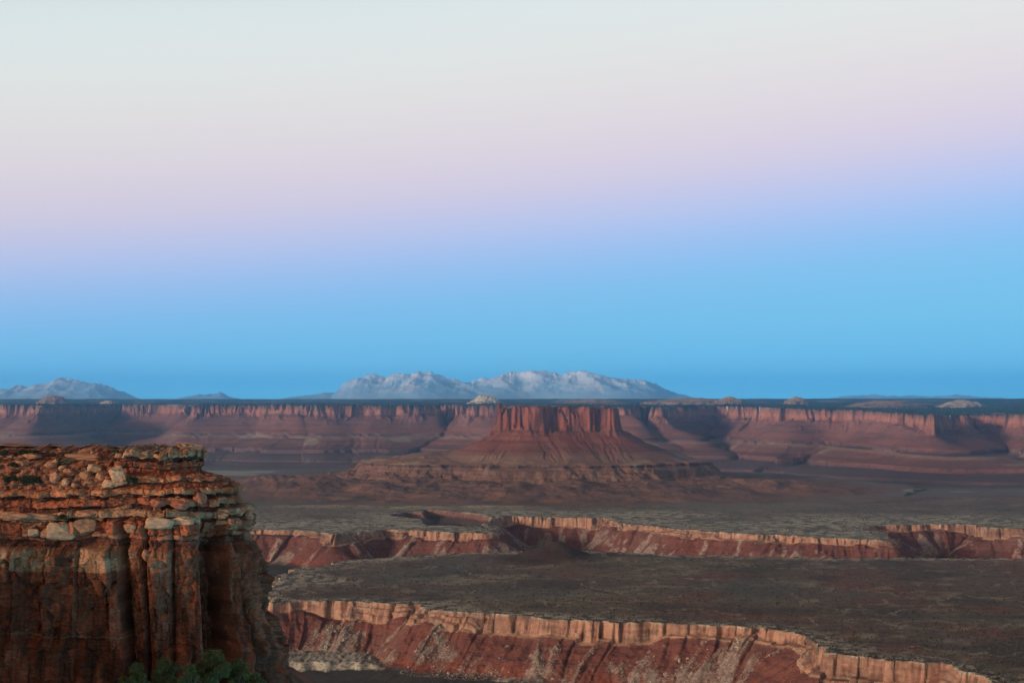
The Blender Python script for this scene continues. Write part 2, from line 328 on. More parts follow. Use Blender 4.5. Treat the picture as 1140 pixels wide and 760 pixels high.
def terrain_colour(x, y, z, o):
    n1 = fbm(x / 160, y / 160, 4); n2 = fbm(x / 35, y / 35 + 30, 3); n3 = fbm(x / 520, y / 300 + 3, 3)
    tx = x / y * F + 570
    s = o['s']; near = y < 3700
    c = np.zeros(x.shape + (3,)) + np.array([.112, .074, .054])           # desert scrub flats
    c = mix(c, [.13, .105, .062], ss(.05, .7, n3) * .7)
    streak = fbm(x / 230 + 7, y / 190, 5) + .25 * n2
    c = mix(c, [.19, .155, .105], ss(.25, .75, streak))
    c = mix(c, [.15, .060, .035], ss(-.1, .6, fbm(x / 210 + 60, y / 190, 4)) * ss(500, 900, tx) * (y < 3600) * .8)
    c = mix(c, [.056, .042, .033], ss(.0, .55, fbm(x / 200 + 90, y / 170, 4)) * .75)
    c = c * (1 + .22 * np.clip(n2 + .5 * perlin(x / 9, y / 9), -1, 1))[..., None]
    wash = np.abs(fbm(x / 260 + 15, y / 260, 4)); c = mix(c, [.25, .20, .14], ss(.05, .01, wash) * .8)
    c = mix(c, [.10, .098, .082], ss(.1, .7, fbm(x / 330 + 70, y / 260, 4)) * .55)
    c = c * 1.18
    # far bench: pale slickrock speckled with scrub
    fb = (y > 3600) & (y < 5050)
    sp = ss(-.35, .25, perlin(x / 34, y / 30) + .5 * perlin(x / 13, y / 14) + .4 * n1)
    pale = mix(np.zeros(x.shape + (3,)) + np.array([.14, .12, .088]), [.42, .38, .28], sp)
    c = np.where((y > 3600)[..., None], mix(c, [.20, .15, .12], np.clip(.45 + .5 * n3 + .3 * n1, 0, .9)), c)
    c = np.where((fb & (s < 0))[..., None], mix(c, pale, ss(4950, 4600, y) * (.12 + .88 * ss(-520, -200, s + 160 * n3))), c)
    # white rock along every rim
    w_ = ss(-85 - 60 * n1, -12, s) * (s < 2)
    w_ = np.maximum(w_, (near & (tx < 470)) * ss(-200, -60, s + 120 * n3) * (y > 2750) * ss(2750, 2900, y) * .95)
    rimc = mix(np.zeros(x.shape + (3,)) + np.array([.10, .088, .07]), [.40, .34, .25], ss(-.25, .3, perlin(x / 17, y / 17) + .6 * n2 + .1))
    c = mix(c, rimc, w_)
    # cap cliff
    dep = -360 - z
    cap = (s >= 0) & (s < 42) & (dep < o['capd'])
    v = perlin(o['arc'] / 9, z / 60) + .6 * perlin(o['arc'] / 3.5 + 8, z / 40)
    capc = mix(np.zeros(x.shape + (3,)) + np.array([.38, .205, .135]), [.21, .09, .06], ss(-.1, .6, v))
    capc = mix(capc, [.20, .105, .075], ss(.0, .5, fbm(o['arc'] / 170 + 14, .5 + 0 * v, 3)) * .7)
    capc = mix(capc, [.10, .055, .042], ss(.15, .7, fbm(o['arc'] / 60 + 4, z / 25, 2) + .4 * v) * .75)
    capc = mix(capc, [.20, .13, .10], o['stepd'] * ss(-.1, .4, perlin(z / 5, o['arc'] / 90)) * .7)
    capc = mix(capc, [.46, .29, .19], ss(.2, .6, perlin(o['arc'] / 70, z / 3.0)) * .5)
    c = np.where(cap[..., None], capc, c)
    c = np.where(((s >= 0) & (s < 60) & (dep >= o['capd']) & (dep < o['capd'] + 3))[..., None], mix(np.zeros(x.shape + (3,)) + np.array([.40, .24, .155]), [.25, .12, .08], ss(0, .7, n2)), c)
    # red slope under it, with debris cones
    dep = -360 - z
    strat = perlin(dep / 3.2, o['arc'] / 400) + .5 * perlin(dep / 1.2, 3.3)
    red = mix(np.zeros(x.shape + (3,)) + np.array([.155, .056, .042]), [.092, .038, .034], ss(0, .7, strat))
    red = mix(red, [.23, .062, .036], ss(66, 82, dep) * .6)
    red = mix(red, [.17, .085, .065], ss(.1, .6, n1) * .5)
    cone = fbm(o['arc'] / 42 + 3, s * .006, 3)
    deb = cone + (s - 75) / 170 + .5 * perlin(x / 18, y / 18) + .35 * perlin(x / 6, y / 6)
    red = mix(red, [.31, .245, .20], ss(.18, .5, deb) * (.4 + .6 * ss(-.2, .3, perlin(x / 5, y / 5))))
    c = np.where(((s >= 0) & (dep >= o['capd'] + 3) | (s > 60))[..., None], red, c)
    fl_ = ss(104, 122, s + 8 * n2)
    flo = mix(np.zeros(x.shape + (3,)) + np.array([.062, .055, .05]), [.13, .11, .085], ss(.1, .8, n1) * .5)
    c = np.where((s > 100)[..., None], mix(c, flo, fl_), c)
    lc = mix(np.zeros(x.shape + (3,)) + np.array([.36, .32, .25]), [.14, .11, .09], ss(.0, .5, perlin(x / 8, z / 2.0) + .5 * n2))
    c = mix(c, lc, o['ledge'])
    # side canyon
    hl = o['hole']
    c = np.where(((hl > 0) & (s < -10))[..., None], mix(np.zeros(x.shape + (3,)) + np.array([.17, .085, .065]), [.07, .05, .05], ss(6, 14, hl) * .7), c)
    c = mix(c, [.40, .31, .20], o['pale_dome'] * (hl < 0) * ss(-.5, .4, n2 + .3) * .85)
    c = mix(c, [.06, .034, .03], o['hill'] * 1.9 * (y < 4000))
    c = mix(c, [.20, .085, .055], o['hill'] * 1.6 * (y > 4000))
    # badlands
    bl = mix(np.zeros(x.shape + (3,)) + np.array([.185, .098, .070]), [.11, .066, .055], ss(-.2, .7, n1))
    bl = mix(bl, [.26, .13, .08], ss(.25, .8, fbm(x / 130 + 44, y / 130, 3)))
    c = mix(c, bl, np.maximum(ss(.03, .25, o['apron']), o['tail'] * .9) * (s < -100))
    # lower slope and bench of the butte
    sb = o['bench']; dz = -258 - z
    st2 = perlin(z / 7.0, 1.7) + .4 * perlin(z / 2.4, 7.7)
    lo = mix(np.zeros(x.shape + (3,)) + np.array([.20, .105, .070]), [.125, .062, .048], ss(-.1, .6, st2))
    lo = mix(lo, [.27, .18, .125], ss(.2, .7, perlin(x / 30, y / 30) + .3 * st2) * .5)
    c = np.where(((sb < 300) & (sb > 6) & (y > 5300))[..., None], mix(c, lo, ss(300, 170, sb)), c)
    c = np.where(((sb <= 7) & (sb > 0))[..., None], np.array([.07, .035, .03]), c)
    c = np.where((sb <= 0)[..., None], mix(np.zeros(x.shape + (3,)) + np.array([.22, .12, .08]), [.36, .24, .15], ss(.1, .5, n1) * ss(-120, -30, sb)), c)
    # butte
    st = o['top']
    tl = mix(np.zeros(x.shape + (3,)) + np.array([.21, .070, .044]), [.14, .055, .040], ss(-.1, .6, st2))
    tl = mix(tl, [.21, .12, .085], ss(.1, .7, perlin(x / 38, y / 60)) * .5)
    c = np.where(((st < 260) & (st > 24))[..., None], mix(c, tl, ss(260, 200, st)), c)
    vb = perlin(x / 13, z / 120) + .6 * perlin(x / 5, z / 60)
    cl = mix(np.zeros(x.shape + (3,)) + np.array([.235, .075, .046]), [.10, .040, .032], ss(-.2, .5, vb))
    c = np.where(((st <= 24) & (st > -4))[..., None], cl, c)
    c = np.where((st <= -4)[..., None], np.array([.12, .07, .05]), c)
    # mesa
    sm = o['mesa']
    rimz = np.interp(tx, [-300, 0, 300, 600, 840, 960, 1060, 1140, 1400], [-24, -24, -22, -26, -36, -52, -76, -72, -70])
    dm = rimz - z
    stm = perlin(dm / 9.0, 4.4) + .4 * perlin(dm / 3.1, 2.2)
    mt = mix(np.zeros(x.shape + (3,)) + np.array([.20, .085, .062]), [.12, .062, .056], ss(-.1, .6, stm + .3 * n1))
    mt = mix(mt, [.08, .05, .05], ss(206, 211, dm) * ss(234, 228, dm) * .85)
    mt = mix(mt, [.09, .055, .05], ss(314, 318, dm) * ss(338, 333, dm) * .7)
    mt = mix(mt, [.11, .075, .075], ss(290, 340, dm) * .8)
    mt = mix(mt, [.30, .20, .14], ss(225, 232, dm) * ss(252, 238, dm) * .6)
    mt = mix(mt, [.34, .27, .19], ss(.35, .75, fbm(x / 260, y / 260 + 8, 2)) * ss(215, 230, dm) * ss(300, 270, dm) * .7)
    c = np.where(((sm < 1400) & (sm > 28))[..., None], mix(c, mt, ss(1400, 1000, sm)), c)
    vm = perlin(o['marc'] / 22, dm / 90) + .6 * perlin(o['marc'] / 8, dm / 50)
    mc = mix(np.zeros(x.shape + (3,)) + np.array([.27, .11, .074]), [.15, .066, .05], ss(-.1, .7, vm))
    mc = mix(mc, [.42, .19, .12], ss(35, 45, dm) * ss(70, 60, dm) * .5)
    mc = mix(mc, [.19, .09, .06], ss(30, 22, dm) * .7)
    c = np.where(((sm <= 28) & (sm > 0))[..., None], mc, c)
    mtop = mix(np.zeros(x.shape + (3,)) + np.array([.030, .040, .040]), [.20, .12, .08], ss(.45, .75, fbm(x / 260, y / 700, 4)))
    mtop = mix(mtop, [.30, .24, .19], ss(.35, .55, fbm(x / 420 + 30, y / 1400 + 5, 3)) * .8)
    snow = ss(.5, .62, perlin(x / 22, y / 70) + .4 * perlin(x / 8, y / 30)) * ss(690, 740, tx) * ss(960, 930, tx) * ss(-900, -150, sm)
    mtop = mix(mtop, [.75, .76, .78], snow)
    c = np.where((sm <= 0)[..., None], mtop, c)
    # basin between
    ba = (y > 5400) & (sm > 1200) & (sb > 300) & (o['apron'] < .05) & (s < -100)
    bc = mix(np.zeros(x.shape + (3,)) + np.array([.15, .13, .115]), [.36, .31, .25], ss(.25, .6, fbm(x / 700 + 3, y / 420, 4)))
    c = np.where(ba[..., None], bc, c)
    return np.clip(c, .01, .85)

CC = terrain_colour(X, Y, Z, O)

# ------------------------------------------------------------------ materials
def rock_material(name, scale, amp=.35, bump=.6, bdist=1.0, scale2=None, rough=.92):
    m = bpy.data.materials.new(name); m.use_nodes = True
    t = m.node_tree; n = t.nodes; l = t.links
    b = n['Principled BSDF']; b.inputs['Roughness'].default_value = rough
    b.inputs['Specular IOR Level'].default_value = .12
    a = n.new('ShaderNodeAttribute'); a.attribute_name = 'Col'
    g = n.new('ShaderNodeTexCoord')
    mp = n.new('ShaderNodeMapping'); l.new(g.outputs['Object'], mp.inputs[0]); mp.inputs['Scale'].default_value = (scale, scale, scale * 2.4)
    n1 = n.new('ShaderNodeTexNoise'); n1.inputs['Scale'].default_value = 1; n1.inputs['Detail'].default_value = 8; n1.inputs['Roughness'].default_value = .68
    l.new(mp.outputs[0], n1.inputs['Vector'])
    mr = n.new('ShaderNodeMapRange'); mr.inputs['From Min'].default_value = .28; mr.inputs['From Max'].default_value = .72
    mr.inputs['To Min'].default_value = 1 - amp; mr.inputs['To Max'].default_value = 1 + amp
    l.new(n1.outputs[0], mr.inputs['Value'])
    v = n.new('ShaderNodeVectorMath'); v.operation = 'MULTIPLY'
    l.new(a.outputs['Color'], v.inputs[0]); l.new(mr.outputs[0], v.inputs[1])
    l.new(v.outputs[0], b.inputs['Base Color'])
    bp = n.new('ShaderNodeBump'); bp.inputs['Strength'].default_value = bump; bp.inputs['Distance'].default_value = bdist
    l.new(n1.outputs[0], bp.inputs['Height']); l.new(bp.outputs[0], b.inputs['Normal'])
    return m

MAT_LAND = rock_material('canyon_land_rock', 1 / 14., .34, .8, 3.0)
MAT_MESA = rock_material('mesa_rock', 1 / 40., .30, .6, 6.0)

def grid_faces(nr, nc):
    i = np.arange(nr - 1)[:, None] * nc + np.arange(nc - 1)[None, :]
    return np.stack([i, i + 1, i + nc + 1, i + nc], -1).reshape(-1, 4)

def make_mesh(name, co, faces, col, mat, parent=None, smooth=True):
    used = np.unique(faces); remap = np.full(len(co), -1, np.int64); remap[used] = np.arange(len(used))
    co = co[used]; faces = remap[faces]
    me = bpy.data.meshes.new(name)
    me.vertices.add(len(co)); me.vertices.foreach_set('co', co.astype(np.float32).ravel())
    k = faces.shape[1]
    me.loops.add(faces.size); me.loops.foreach_set('vertex_index', faces.astype(np.int32).ravel())
    me.polygons.add(len(faces)); me.polygons.foreach_set('loop_start', np.arange(0, faces.size, k, dtype=np.int32))
    me.polygons.foreach_set('use_smooth', np.full(len(faces), smooth, bool))
    if col is not None:
        c = col[used]; at = me.color_attributes.new('Col', 'FLOAT_COLOR', 'POINT')
        at.data.foreach_set('color', np.concatenate([c, np.ones((len(c), 1))], 1).astype(np.float32).ravel())
    me.update(calc_edges=True); me.validate()
    me.materials.append(mat)
    o = bpy.data.objects.new(name, me); COL.objects.link(o)
    if parent: o.parent = parent
    return o

def tag(o, label=None, cat=None, group=None, kind=None):
    if label: o['label'] = label
    if cat: o['category'] = cat
    if group: o['group'] = group
    if kind: o['kind'] = kind
    return o

CO = np.stack([X, Y, Z], -1).reshape(-1, 3); CF = grid_faces(*X.shape); CV = CC.reshape(-1, 3)
def fmean(a): return a.reshape(-1)[CF[:, 0]]
fs, fsb, fst, fsm, fy, fap = fmean(O['s']), fmean(O['bench']), fmean(O['top']), fmean(O['mesa']), fmean(Y), fmean(O['apron'])
cls = np.zeros(len(CF), int)                                   # 0 ground
cls[(fs > 0) & (fy < 5200)] = 1                                # canyon walls and floor
cls[fsm < 1200] = 2                                             # background mesa
cls[((fsb < 300) | (fst < 300) | (fap > .5)) & (fsm > 500)] = 3  # butte
for k_, (nm, lab, mat) in enumerate([('ground', 'scrub covered desert plateau with pale rock along its rims', MAT_LAND),
        ('canyon', 'red walled inner canyon under a pale sandstone rim', MAT_LAND),
        ('mesa', 'long flat red mesa crossing the whole background', MAT_MESA),
        ('butte', 'flat topped red butte with fluted slopes standing before the mesa', MAT_LAND)]):
    o = make_mesh(nm, CO, CF[cls == k_], CV, mat)
    tag(o, lab, 'terrain' if k_ < 2 else nm, None, 'structure')

# ------------------------------------------------------------------ snowy mountains far beyond the mesa
def mountain(name, label, D, prof, depth, seed, snow_lo):
    a = np.array(prof, float)
    pxs = np.linspace(a[0, 0], a[-1, 0], int((a[-1, 0] - a[0, 0]) * 1.6))
    ys = np.linspace(-depth, depth, 170)
    hh = np.maximum(HY - np.interp(pxs, a[:, 0], a[:, 1]), 0) / F * D
    jit = np.minimum(hh, 200) / 200 * D / F * (1.3 * perlin(pxs / 9 + seed, .5) + .9 * perlin(pxs / 3.6 + seed, 1.5))
    x = ((pxs - 570) / F * D)[None, :] + 0 * ys[:, None]
    y = D + ys[:, None] + 0 * x
    lw = depth * (.55 + .25 * perlin(x / 2500 + seed, seed))
    q = np.abs(ys)[:, None] / lw
    r = ridged(x / 950 + seed, y / 1100, 5, .5)
    z = hh[None, :] * np.clip(1 - q ** 1.1, -.2, 1) * (.84 + .09 * r) + 30 * (r - .8) * np.clip(1 - q, 0, 1)
    f_ = (hh / np.maximum(z.max(0), 1))[None, :]
    fs_ = np.convolve(np.pad(np.clip(f_[0], .6, 1.5), 20, 'edge'), np.hanning(43)[1:-1] / np.hanning(43).sum(), 'valid')[None, :]
    z = z * fs_ - 30 + jit[None, :] * np.exp(-(q / .14) ** 2)
    # snow on gentler and higher ground
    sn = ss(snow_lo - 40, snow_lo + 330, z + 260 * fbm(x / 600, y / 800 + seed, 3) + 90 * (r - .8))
    c = mix(np.zeros(x.shape + (3,)) + np.array([.46, .67, .88]), [.90, .92, .94], sn)  # blue twilight shade and haze tinted into the base colour; white is snow
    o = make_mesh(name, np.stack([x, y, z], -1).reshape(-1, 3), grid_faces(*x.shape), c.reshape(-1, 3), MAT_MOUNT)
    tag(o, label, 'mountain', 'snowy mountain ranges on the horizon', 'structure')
MAT_MOUNT = rock_material('snowy_mountain_rock', 1 / 900., .12, .5, 60.0)
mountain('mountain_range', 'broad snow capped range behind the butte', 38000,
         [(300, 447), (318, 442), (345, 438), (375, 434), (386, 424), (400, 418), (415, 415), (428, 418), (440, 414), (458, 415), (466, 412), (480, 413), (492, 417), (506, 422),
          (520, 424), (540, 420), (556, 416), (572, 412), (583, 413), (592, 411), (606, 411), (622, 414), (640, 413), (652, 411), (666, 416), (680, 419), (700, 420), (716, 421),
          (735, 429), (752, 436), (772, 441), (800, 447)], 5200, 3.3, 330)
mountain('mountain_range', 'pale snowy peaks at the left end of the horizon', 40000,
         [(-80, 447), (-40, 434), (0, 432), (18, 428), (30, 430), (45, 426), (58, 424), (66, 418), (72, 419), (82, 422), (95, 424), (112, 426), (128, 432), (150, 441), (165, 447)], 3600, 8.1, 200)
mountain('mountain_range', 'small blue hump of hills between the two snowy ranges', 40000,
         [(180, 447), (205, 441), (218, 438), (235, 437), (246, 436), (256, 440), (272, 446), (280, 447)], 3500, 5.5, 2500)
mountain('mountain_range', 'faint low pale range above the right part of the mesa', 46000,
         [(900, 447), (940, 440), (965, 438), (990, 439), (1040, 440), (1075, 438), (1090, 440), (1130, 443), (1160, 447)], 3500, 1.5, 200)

# ------------------------------------------------------------------ slickrock domes on the mesa top
def dome(px, py, wpx, hpx, D, label, c1, c2, seed):
    cx, cy = P(px, D); zb, _ = terrain(np.array([cx]), np.array([cy])); r = wpx / 2 / F * D
    h = max(hpx / F * D, 3); zt = (HY - py) / F * D
    n = 90; a = np.linspace(0, 2 * np.pi, n + 1)[:-1]; rr = np.linspace(0, 1.25, 30)
    A, R = np.meshgrid(a, rr)
    x = cx + np.cos(A) * R * r * (1 + .22 * perlin(np.cos(A) * 2 + seed, np.sin(A) * 2)); y = cy + np.sin(A) * R * r * .8
    zz = zt - h * (1 - np.exp(-1.9 * R ** 3.2)) * 1.15 + h * .20 * perlin(x / (r * .5) + seed, y / (r * .5)) + h * .14 * perlin(x / (r * .17), y / (r * .17)) - (R > 1.1) * h * .6
    st = perlin(zz / (h * .16), seed)
    c = mix(np.zeros(x.shape + (3,)) + np.array(c1), c2, ss(-.1, .6, st + .4 * perlin(x / 14, y / 14)))
    c = mix(c, [.05, .06, .05], ss(.05, .5, perlin(x / 9, y / 9) + (R - .75)))
    f = []
    for i in range(29):
        for j in range(n):
            f.append((i * n + j, (i + 1) * n + j, (i + 1) * n + (j + 1) % n, i * n + (j + 1) % n))
    f = np.array(f)[:, ::-1]
    o = make_mesh('sandstone_dome', np.stack([x, y, zz], -1).reshape(-1, 3), f, c.reshape(-1, 3), MAT_MESA)
    tag(o, label, 'rock dome', 'slickrock domes on the mesa top')
dome(540, 440.3, 36, 8, 12600, 'round white slickrock dome left above the butte summit', (.58, .52, .42), (.42, .34, .25), 1.2)
dome(60, 441.0, 34, 7, 13600, 'low reddish dome below the left snowy peaks', (.34, .2, .14), (.22, .13, .1), 4.2)
dome(812, 442.0, 30, 4.5, 12000, 'small peaked orange dome on the low swell right of the butte', (.42, .25, .17), (.28, .16, .11), 6.2)
dome(770, 443.4, 96, 4, 12300, 'wide low orange slickrock swell on the mesa rim', (.40, .24, .16), (.26, .16, .11), 7.7)
dome(887, 442.0, 24, 4.5, 12000, 'small isolated orange dome right of centre on the skyline', (.44, .28, .19), (.30, .18, .12), 2.9)
dome(1072, 445.4, 56, 7, 11500, 'pale wide slickrock dome near the right edge of the skyline', (.44, .36, .29), (.30, .22, .17), 9.1)
dome(985, 446.2, 84, 6, 11200, 'long low tan slickrock hump left of the pale right dome', (.36, .22, .15), (.22, .15, .11), 12.4)
dome(662, 444.8, 70, 4, 12400, 'flat pale slickrock swell just right of the butte summit', (.36, .24, .17), (.24, .17, .13), 14.4)
dome(120, 446.0, 22, 4, 12900, 'small pale slickrock patch on the left mesa top', (.46, .36, .28), (.3, .2, .16), 3.4)

# ------------------------------------------------------------------ near headland: layered cliff built as a wrapped sheet
MPX = .1579                                    # metres per photograph pixel at 250 m
def zr(py): return -(py - HY) * MPX
XT = (316 - 570) * MPX * 1.06                  # right end of the headland foot
AE, BE = 22.0, 16.0
nf = 940
uf = np.linspace(-165, XT - AE, nf)            # straight front
na = 420; th = np.linspace(0, np.pi, na)[1:]
nb = 60; ub = np.linspace(XT - AE, -165, nb)[1:]
bx = np.concatenate([uf, XT - AE + AE * np.sin(th), ub])
by = np.concatenate([0 * uf, BE - BE * np.cos(th), 0 * ub + 2 * BE])
nx = np.concatenate([0 * uf, np.sin(th) / AE, 0 * ub]); ny = np.concatenate([-1 + 0 * uf, -np.cos(th) / BE, 1 + 0 * ub])
nl = np.hypot(nx, ny); nx /= nl; ny /= nl
seg = np.concatenate([[0], np.cumsum(np.hypot(np.diff(bx), np.diff(by)))])
cpx = (bx[0] / MPX + 570) + seg / MPX          # running coordinate along the rim, in pixels of the front face
cpx_f = cpx[None, :]
pyr = np.concatenate([np.arange(501.5, 770, .45), np.array([772, 776, 782, 790, 800, 815, 835, 860, 900])])
PYR = pyr[:, None] + 0 * cpx_f
C = cpx_f + 0 * PYR
front = np.clip(-ny, 0, 1)[None, :]; tipw = np.clip(nx, 0, 1)[None, :] ** 1.5
left_t = [(501.5, 270), (504, 266), (512, 262), (520, 259.3), (528, 256.8), (535, 254.8), (543, 253.6), (548, 252.8), (560, 252), (575, 251.2), (592, 250.4), (602, 250.7), (609, 250.9), (613, 249.6), (640, 249.3), (700, 248.6), (760, 247.8), (768, 247.5), (772, 240), (776, 234), (800, 225), (860, 205), (900, 185)]
mid_t = [(501.5, 258.5), (503, 256.2), (512, 255.8), (520, 256.6), (528, 256.4), (532, 254.4), (538, 253.6), (545, 253.2), (560, 252), (575, 251.2), (592, 250.4), (602, 250.7), (609, 250.9), (613, 249.6), (640, 249.3), (700, 248.6), (760, 247.8), (768, 247.5), (772, 240), (776, 234), (800, 225), (860, 205), (900, 185)]
lt = np.interp(pyr, *zip(*left_t))[:, None]; md = np.interp(pyr, *zip(*mid_t))[:, None]
wl = ss(122, 104, C + 6 * perlin(C / 9, PYR / 20))
yf = lt * wl + md * (1 - wl)
ins_f = yf - 247.0                              # inset of the front face
tip_t = [(501.5, 181), (504, 187), (512, 190), (520, 193), (526, 187), (530, 196), (532, 214), (536, 236), (540, 257), (548, 264), (556, 261), (564, 264), (570, 275), (580, 278), (586, 279), (592, 273), (600, 277), (620, 283), (640, 289), (690, 292), (700, 301), (725, 312), (760, 316), (772, 322), (900, 420)]
ins_t = (316 - np.interp(pyr, *zip(*tip_t)))[:, None] * MPX * 1.06
inset = ins_f * (1 - tipw) + ins_t * tipw
disp = np.zeros_like(C)
colr = np.zeros(C.shape + (3,)) + np.array([.17, .068, .042])
wv = 3.0 * fbm(C / 60, PYR / 90 + 4, 3)        # beds undulate
fault = (hashf(np.floor((C + 5 * perlin(PYR / 20, 4.4)) / 37), 61) - .5) * 5.0 * ss(610, 590, PYR) * ss(505, 520, PYR)
V = PYR + wv + fault
rs = random.Random(5)
# beds: (top, bottom, protrusion, block width, jitter, colour)
TAN, RED, DRK, PALE, ORG = (.37, .185, .10), (.28, .082, .040), (.12, .042, .027), (.44, .29, .19), (.37, .145, .07)
beds = [(500, 511, .9, 19, .7, TAN), (511, 516, -.6, 24, .3, DRK), (516, 523, .5, 28, .5, RED), (523, 531, .0, 22, .4, RED), (531, 538, .8, 17, .6, ORG), (538, 545, -.3, 20, .6, RED),
        (545, 552, .9, 26, .6, ORG), (552, 556, -.6, 24, .4, DRK), (556, 564, .6, 30, .6, RED), (564, 569, -.7, 24, .4, DRK), (569, 577, .8, 27, .5, TAN), (577, 581, -.8, 15, .4, DRK),
        (581, 595, .3, 17, .9, RED), (595, 601, -.4, 22, .5, RED), (601, 609, -1.0, 34, .5, DRK)]
for bi, (a, b, pr, bw, jit, cc) in enumerate(beds):
    m = (V >= a) & (V < b)
    bw = bw * (1.5 + .5 * (bi % 3))
    Cw = C + 3 * perlin(PYR / 14 + bi, C / 30)
    cell = np.floor(Cw / bw); f_ = Cw / bw - cell
    cut = .25 + .5 * hashf(cell, bi + 40); sub = cell * 2 + (f_ > cut)          # uneven block widths
    fl0 = np.where(f_ > cut, (f_ - cut) / (1 - cut), f_ / cut)
    wd = np.where(f_ > cut, (1 - cut), cut) * bw
    r_ = hashf(sub, bi); r2 = hashf(sub, bi + 100)
    vv = np.clip((V - a) / (b - a), 0, 1)
    edge = np.minimum(np.minimum(fl0, 1 - fl0) * wd, 1.3) / 1.3
    ev = np.minimum(np.minimum(vv, 1 - vv) * (b - a), 1.2) / 1.2
    rnd = np.sqrt(np.clip(edge, .0, 1)) * .75 + .25; rnv = np.sqrt(np.clip(ev, 0, 1)) * .6 + .4
    prl = pr * (.35 + 1.3 * ss(-.5, .5, perlin(C / 34 + bi * 3.1, bi * 1.7)))
    jn = .25 + .75 * (hashf(cell, bi + 300) > .4)
    d_ = prl + (r_ - .5) * 2 * jit + (rnd - 1) * .7 * jn + (fl0 - .5) * (r2 - .5) * 1.2 + (rnv - 1) * .8
    disp = np.where(m, d_, disp)
    base = np.array(cc) * (.72 + .56 * r2[..., None])
    base = np.where((r_ > .84)[..., None], mix(base, TAN, .55 + 0 * r_), base)
    colr = np.where(m[..., None], base, colr)
# main wall: buttresses, chimneys, joints
Cs = C - np.clip(V - 612, 0, 120) * (.02 + .09 * ss(90, 110, C) * ss(185, 160, C)) + 1.0 * perlin(PYR / 42 + 2, C / 60)
but = np.interp(Cs, [-400, -60, 0, 25, 60, 84, 86, 88, 124, 129, 131, 135, 139, 141, 146, 157, 160, 162, 166, 178, 190, 193, 195, 198, 210, 225, 229, 236, 248, 262, 267, 273, 286, 292, 304, 320, 345, 350, 360, 400, 600],
                [0, 0, .1, -.3, .3, .5, -.3, .3, 1.0, .9, -.6, -4.2, -4.2, -.6, .9, 1.1, .2, -2.6, 1.3, 2.3, 1.9, .9, -.9, 1.0, 1.9, 1.7, -1.0, -8.0, -10.0, -9.0, -4.2, -.6, 0, -1.6, .2, 1.2, .8, -1.5, .8, 0, 0])
wall = ss(604, 616, V)
upper_but = .45 * but * ss(560, 604, V)
disp = disp + upper_but * (1 - wall)
plate = np.ones_like(C)
wallrel = but + .3 * fbm(C / 42, PYR / 70, 3) + .12 * fbm(C / 6, PYR / 9, 3)
wallrel = wallrel - .28 * ss(.0, .04, .035 - np.abs(perlin(Cs / 40 + 3, PYR / 600)))       # thin vertical joints
for yy, dd in ((652, .18), (709, .35), (716, .25), (736, .15)):                        # bedding seams
    wallrel = wallrel - dd * ss(1.3, .2, np.abs(PYR + 3 * perlin(C / 40, 2.5) - yy)) * ss(-.25, .1, perlin(C / 30, yy))
wallrel = wallrel + .5 * ss(711, 716, PYR) * ss(200, 150, C)
# angular joint faces
for (hh_, ww_, am_f, sl_) in ((72.0, 36.0, 1.0, 2.4), (27.0, 15.0, .4, 1.3), (10.0, 6.5, .13, .45)):
    rowi = np.floor(PYR / hh_ + .35 * perlin(C / 26, hh_)); shf = hashf(rowi, 7) * ww_
    cf_ = (Cs + shf + .05 * ww_ * perlin(PYR / 23, C / 19)) / ww_; ci = np.floor(cf_); ff_ = cf_ - ci; idn = ci * 13 + rowi * 7
    wallrel = wallrel + am_f * (hashf(idn, 3) - .5) + (ff_ - .5) * (hashf(idn, 4) - .5) * 2 * sl_ + ((PYR / hh_) % 1 - .5) * (hashf(idn, 5) - .5) * sl_ * .6
    plate = plate * (1 + .26 * (hashf(idn, 9) - .5) * 2)
    wallrel = wallrel - (.55 * am_f) * 1.4 * ss(.9, .1, np.minimum(ff_, 1 - ff_) * ww_) * (hashf(idn, 6) > .45)
# round heads of the pillars
headr = ss(622, 606, V + 9 * (hashf(np.floor(Cs / 31), 15) - .4))
wallrel = wallrel - headr * 1.5
# arch shaped scar at the left
arch = (PYR - (616 + .0 * C)) - np.where(C < 70, 74 * (np.clip(C + 6, 0, 76) / 76) ** 1.25, 999) + 7 * fbm(C / 14, PYR / 14, 3)
sc_m = ss(0, 4, arch) * (C < 72) * ss(724, 705, PYR)
wallrel = wallrel - sc_m * (2.0 + .35 * fbm(C / 9, PYR / 9, 3)) + ss(-5, 0, arch) * (1 - ss(0, 2, arch)) * (C < 72) * (C > -60) * .35
disp = disp * (1 - wall) + wallrel * wall
# bulge at the lower right foot
disp = disp + tipw * .9 * fbm(C / 25, PYR / 22, 3) * ss(560, 600, PYR)
disp = disp + .48 * fbm(C / 14, PYR / 8, 4) + .07 * fbm(C / 2.4, PYR / 2.4, 2)
talz = ss(768, 776, PYR); disp = disp * (1 - talz)
rub = wl * ss(548, 540, PYR)                                                            # rubble slope on the upper left
disp = disp * (1 - rub * .75) + rub * (.55 * fbm(C / 9, PYR / 6, 4) + .35)
